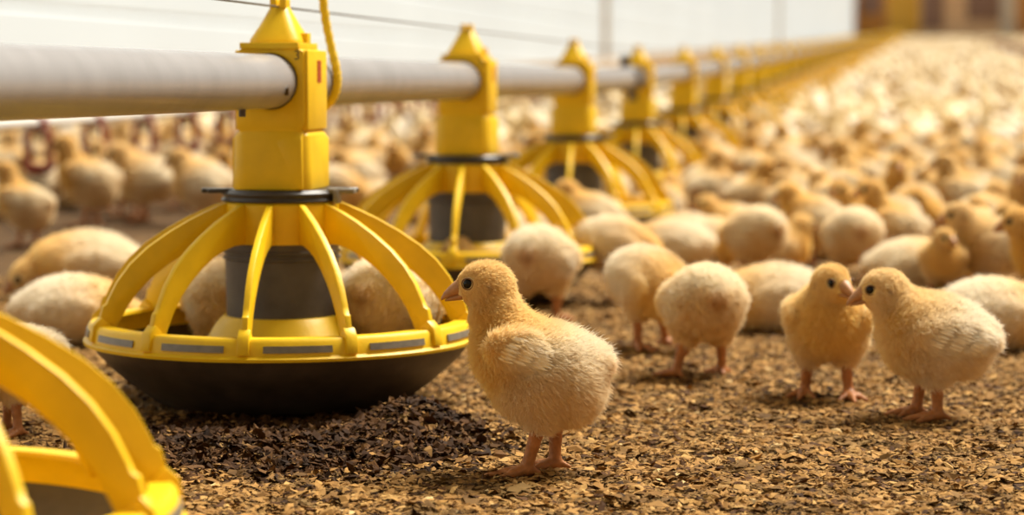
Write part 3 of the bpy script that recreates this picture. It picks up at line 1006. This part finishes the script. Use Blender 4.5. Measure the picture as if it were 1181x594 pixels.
    if key in ('main', 'stand'):
        from mathutils.bvhtree import BVHTree
        tree = BVHTree.FromPolygons((V * MM).tolist(), F.tolist())
        wf = []
        for sg in (1, -1):
            fb = MB()
            for row, (du, dz, n_, l_) in enumerate(((-1.05, -0.10, 9, 13), (-0.55, 0.10, 9, 12), (-0.05, 0.22, 8, 10.5))):
                for q_ in range(n_):
                    t_ = q_ / (n_ - 1) - 0.5
                    bx = wc[0] + wr[0] * (du + 0.40) + t_ * wr[0] * 0.45 + rg.normal(0, 0.4)
                    bz = wc[2] + wr[2] * dz - t_ * wr[2] * 1.05 + rg.normal(0, 0.4)
                    ln = l_ * rg.uniform(0.85, 1.15); wd = 1.25
                    dv = Vector((-0.93, 0, -0.30 - 0.12 * t_)).normalized()
                    pts3 = []
                    for i_ in range(6):
                        t2_ = i_ / 5
                        px_ = bx + dv.x * ln * t2_; pz_ = bz + dv.z * ln * t2_
                        hit = tree.ray_cast(Vector((px_, sg * 70, pz_)) * MM, Vector((0, -sg, 0)))[0]
                        yy = (hit.y / MM if hit else sg * 20) + sg * (1.6 + 1.4 * t2_)
                        pts3.append(Vector((px_, yy, pz_)))
                    VV = []
                    for i_, w_ in enumerate((0.5, 0.9, 1.0, 0.95, 0.7, 0.15)):
                        e_ = Vector((-dv.z, 0, dv.x)) * wd * w_
                        VV += [(pts3[i_] - e_) * MM, (pts3[i_] + Vector((0, sg * 0.45, 0))) * MM, (pts3[i_] + e_) * MM]
                    fb.add(VV, [f_ for i_ in range(5) for f_ in ((i_ * 3, i_ * 3 + 1, i_ * 3 + 4, i_ * 3 + 3), (i_ * 3 + 1, i_ * 3 + 2, i_ * 3 + 5, i_ * 3 + 4))])
            wf.append(fb.mesh('wing_feathers', M['feather'], smooth=True))
    # --- beak, upper and lower half
    mb = MB()

    def loft(secs):
        n = 14
        VV, FF = [], []
        for t, z, w_, h_ in secs:
            for k in range(n):
                b = 2 * math.pi * k / n
                pt = hv + fv * t + uv * (z + math.sin(b) * h_) + sv * (math.cos(b) * w_)
                VV.append(pt * MM)
        for i in range(len(secs) - 1):
            for k in range(n):
                FF.append((i * n + k, i * n + (k + 1) % n, (i + 1) * n + (k + 1) % n, (i + 1) * n + k))
        FF.append(tuple((len(secs) - 1) * n + k for k in range(n)))
        mb.add(VV, FF)
    loft([(13.0, 0.4, 7.0, 6.4), (17.0, 0.2, 6.6, 6.2), (20.5, -0.8, 5.6, 5.2), (24.5, -2.4, 4.2, 3.9), (28.5, -4.4, 2.4, 2.5), (31.3, -6.9, 0.8, 0.9)])
    loft([(12, -6.2, 6.6, 2.8), (17, -6.6, 5.8, 2.5), (22, -7.0, 4.4, 2.0), (26, -7.5, 2.6, 1.3), (28.8, -8.0, 0.7, 0.5)])
    beak = mb.mesh('beak', M['beak'], smooth=True)
    eye_me = []
    for e in eyes:
        em = MB().lathe([(3.6 * MM * math.sin(math.pi * i / 10), -3.6 * MM * math.cos(math.pi * i / 10)) for i in range(11)], 20).mesh('eye', M['eye'], smooth=True)
        em.transform(Matrix.Translation(Vector(e) * MM))
        sd = (Vector(e) - hc); sd = (s * (1 if sd.dot(s) > 0 else -1) + f * 0.25).normalized()
        lid = MB()
        t1 = sd.cross(u).normalized(); t2 = sd.cross(t1)
        ring = [(Vector(e) + sd * 1.9 + (t1 * math.cos(b) + t2 * math.sin(b)) * 3.9) * MM for b in np.linspace(0, 2 * math.pi, 21)]
        lid.tube(ring, 0.5 * MM, 8, caps=False)
        eye_me.append((em, lid.mesh('eyelid', M['lid'], smooth=True)))
    return T(body=me, down=cu, beak=beak, eyes=eye_me, wf=wf)


KIT = {
    'main': make_chick('main', 1.4, 90000, 0.00014),
    'stand': make_chick('stand', 1.6, 60000, 0.00016),
    'front': make_chick('front', 1.6, 52000, 0.00016),
    'rear': make_chick('rear', 1.8, 26000, 0.00024),
    'sit': make_chick('sit', 2.0, 18000, 0.00028),
    'doze': make_chick('doze', 2.0, 18000, 0.00028),
}


def place_chick(key, x, y, heading, label, group=None, scale=1.0, z=None, parts=True):
    k = KIT[key]
    zz = float(rise(y) + mound(x, y)) if z is None else z
    o = link('chick', k['body'], None, (x, y, zz + 0.0005))
    o.rotation_euler = (0, 0, R(heading)); o.scale = (scale,) * 3
    link('down', k['down'], o)
    if parts:
        for w_ in k['wf'] or (): link('wing_feathers', w_, o)
        link('beak', k['beak'], o)
        for em, lm in k['eyes']:
            e = link('eye', em, o)
            link('eyelid', lm, e)
    return tag(o, label, 'chick', group)


TAKEN = []


def near(key, px, py, heading, label, scale=1.0):
    x, y = ground(px, py)
    TAKEN.append((x, y))
    return place_chick(key, x, y, heading, label, None, scale)


near('main', 609, 551, 180, 'sharp pale yellow chick standing alone beside the feeder pan, looking left')
near('stand', 1076, 486, 180, 'yellow chick in profile, its beak touching the face of the chick facing the camera')
near('front', 957, 462, -97, 'yellow chick standing face on, head beside the beak of the profile chick')
near('rear', 812, 436, 100, 'round chick seen from behind, standing on two pink legs with one foot stepped out')
near('rear', 752, 404, -52, 'chick with lowered head beside the round chick seen from behind')
near('rear', 624, 372, 72, 'white backed chick right behind the head of the sharp chick', 1.05)
near('rear', 716, 350, -8, 'chick in the dark gap behind the white backed one, with a broad pale side', 1.02)
near('doze', 772, 312, 165, 'low pale back showing between two chicks right of the second feeder')
near('doze', 890, 382, 180, 'chick lying flat behind the round chick seen from behind')
near('rear', 868, 328, 125, 'pale rounded chick with yellow neck, behind the lying chick')
near('rear', 985, 330, 92, 'plump yellow chick back, directly behind the face on chick')
near('main', 1028, 322, 180, 'tall blurred chick with raised head and dark beak, above the plump yellow back', 0.92)
near('stand', 1142, 346, 182, 'blurred yellow chick with dark eye, behind the profile chick', 1.0)
near('stand', 1212, 358, 180, 'chick cut off by the right edge with only head and beak in view', 1.0)
near('front', 1089, 348, -100, 'small blurred chick peeking out between the plump yellow back and the dark eyed chick', 0.78)
near('doze', 1150, 405, 12, 'pale chick lying behind the tail of the profile chick')
near('doze', 1060, 342, 4, 'low pale back between the face on chick and the profile chick')
near('doze', 92, 342, 196, 'chick with head bent to the floor at the left, behind the white one', 1.14)
near('doze', 88, 398, 8, 'white chick lying left of the sharp feeder, behind its ribs', 0.98)
near('main', 24, 286, 168, 'chick cut off by the left edge under the pipe', 0.95)
near('main', 96, 262, 190, 'blurred chick below a red drinker, first of the row behind the feed line', 1.16)
near('stand', 166, 256, 175, 'blurred chick below the drinkers, second of the row behind the feed line', 1.25)
near('stand', 232, 262, 160, 'blurred chick just left of the sharp housing, behind the feed line', 1.2)
near('rear', 4, 503, 196, 'chick half hidden behind the corner feeder at the left edge', 0.8)
near('doze', 402, 398, 30, 'white chick whose side shows just right of the dark drum')
near('rear', 548, 334, 75, 'chick feeding behind the ribs of the second feeder')
near('sit', 560, 352, 200, 'pale chick lying in front of the second feeder drum', 0.9)
# chicks in the pan of the sharp feeder
place_chick('rear', F1[0] + 0.092, F1[1] + 0.030, 62, 'fluffy chick inside the sharp feeder pan, right of the drum', None, 1.02, 0.016)
place_chick('rear', F1[0] - 0.060, F1[1] + 0.090, 105, 'shaded chick inside the sharp feeder pan, left of the drum', None, 0.95, 0.016)
FEEDERS = [(float(line_x(v)), v) for v in [1.906, 2.78, 3.77, 4.78, 5.85] + [6.9 + 1.02 * k for k in range(100)]] + [(-0.326, 1.080)]

# ------------------------------------------------------------------ the rest of the flock
CELLS = {}


def free(x, y, dmin, rf=0.20):
    for fx, fy in FEEDERS:
        if abs(fy - y) < rf and (fx - x) ** 2 + (fy - y) ** 2 < rf * rf: return False
    ci, cj = int(math.floor(x / 0.3)), int(math.floor(y / 0.3))
    for a in range(ci - 1, ci + 2):
        for b in range(cj - 1, cj + 2):
            for qx, qy in CELLS.get((a, b), ()):
                if (qx - x) ** 2 + (qy - y) ** 2 < dmin * dmin: return False
    return True


def occupy(x, y): CELLS.setdefault((int(math.floor(x / 0.3)), int(math.floor(y / 0.3))), []).append((x, y))


for q in TAKEN: occupy(*q)
rnd = random.Random(5)
right, left = [], []
for _ in range(26000):                       # right of the feed line
    yv = 3.0 + 7.5 * rnd.random()
    lx = float(line_x(yv))
    xv = rnd.uniform(lx - 0.05, 0.235 * yv + 0.1)
    if yv < 3.35 and xv < 0.25: continue
    if not free(xv, yv, 0.125): continue
    occupy(xv, yv); right.append((xv, yv))
for _ in range(16000):                       # behind the feed line
    yv = 4.3 + 5.0 * rnd.random()
    lx = float(line_x(yv))
    xv = rnd.uniform(-0.235 * yv - 0.05, lx - 0.12)
    if not free(xv, yv, 0.15): continue
    occupy(xv, yv); left.append((xv, yv))
right.sort(key=lambda v: v[1]); left.sort(key=lambda v: v[1])
n_named = 29
pick = sorted([(v, 0) for v in right] + [(v, 1) for v in left], key=lambda t: t[0][1])
solo, rest = pick[:300 - n_named], [t[0] for t in pick[300 - n_named:]]
KEYS = ['stand', 'stand', 'rear', 'front', 'sit', 'sit', 'doze', 'main', 'rear', 'stand']
for (xv, yv), side in solo:
    key = rnd.choice(KEYS)
    hd = rnd.choice([180, 180, 0, 90, 90, -90, 150, 30]) + rnd.uniform(-40, 40)
    place_chick(key, xv, yv, hd, 'blurred chick in the flock behind the feed line, below the grey pipe' if side else
                'blurred chick in the dense flock right of the feed line',
                'flock behind the feed line' if side else 'flock right of the feed line', rnd.uniform(0.88, 1.04), parts=yv < 6)


def flock_stuff():
    lod = []
    for h in (9.0, 14.0):
        lod.append([])
        for key in ('stand', 'rear', 'sit', 'front', 'main'):
            V, F = chick_mesh(key, h)
            p = POSES[key]
            me = mesh_np('t', V, F); vn = np.zeros(len(V) * 3); me.vertices.foreach_get('normal', vn); bpy.data.meshes.remove(me)
            lod[-1].append((V * MM, F, down_color(p, V, vn.reshape(-1, 3))))
    spots = list(rest)
    for y0, y1, dm, tries in ((9.0, 25, 0.19, 9000), (25, 50, 0.26, 9000), (50, 109, 0.40, 12000)):
        for _ in range(tries):
            yv = y0 + (y1 - y0) * rnd.random()
            lx = float(line_x(yv))
            xv = rnd.uniform(lx - (0.6 + 0.02 * yv), min(lx + 6.5, 0.24 * yv))
            if xv < wall_line_x(yv) + 0.2 or not free(xv, yv, min(dm, 0.29)): continue
            occupy(xv, yv); spots.append((xv, yv))
    VV, FF, CC = [], [], []
    b = 0
    for xv, yv in spots:
        V, F, c = rnd.choice(lod[0 if yv < 22 else 1])
        a = rnd.uniform(0, 2 * math.pi); s = rnd.uniform(0.9, 1.05)
        ca, sa = math.cos(a) * s, math.sin(a) * s
        W = np.stack([V[:, 0] * ca - V[:, 1] * sa + xv, V[:, 0] * sa + V[:, 1] * ca + yv, V[:, 2] * s + float(rise(yv))], -1)
        VV.append(W); FF.append(F + b); CC.append(c * rnd.uniform(0.95, 1.06)); b += len(V)
    V, F, C = np.concatenate(VV), np.concatenate(FF), np.concatenate(CC)
    me = mesh_np('flock', V, F, [M['skin']])
    cc = np.ones((len(V), 4)); cc[:, :3] = C
    a = me.color_attributes.new('tint', 'FLOAT_COLOR', 'POINT'); a.data.foreach_set('color', cc.reshape(-1).astype(np.float32))
    tag(link('flock', me), 'far mass of pale chicks filling the house into the distance', 'flock', kind='stuff')
    print('flock stuff', len(spots), 'verts', len(V), 'solo', len(solo), 'right', len(right), 'left', len(left))


flock_stuff()
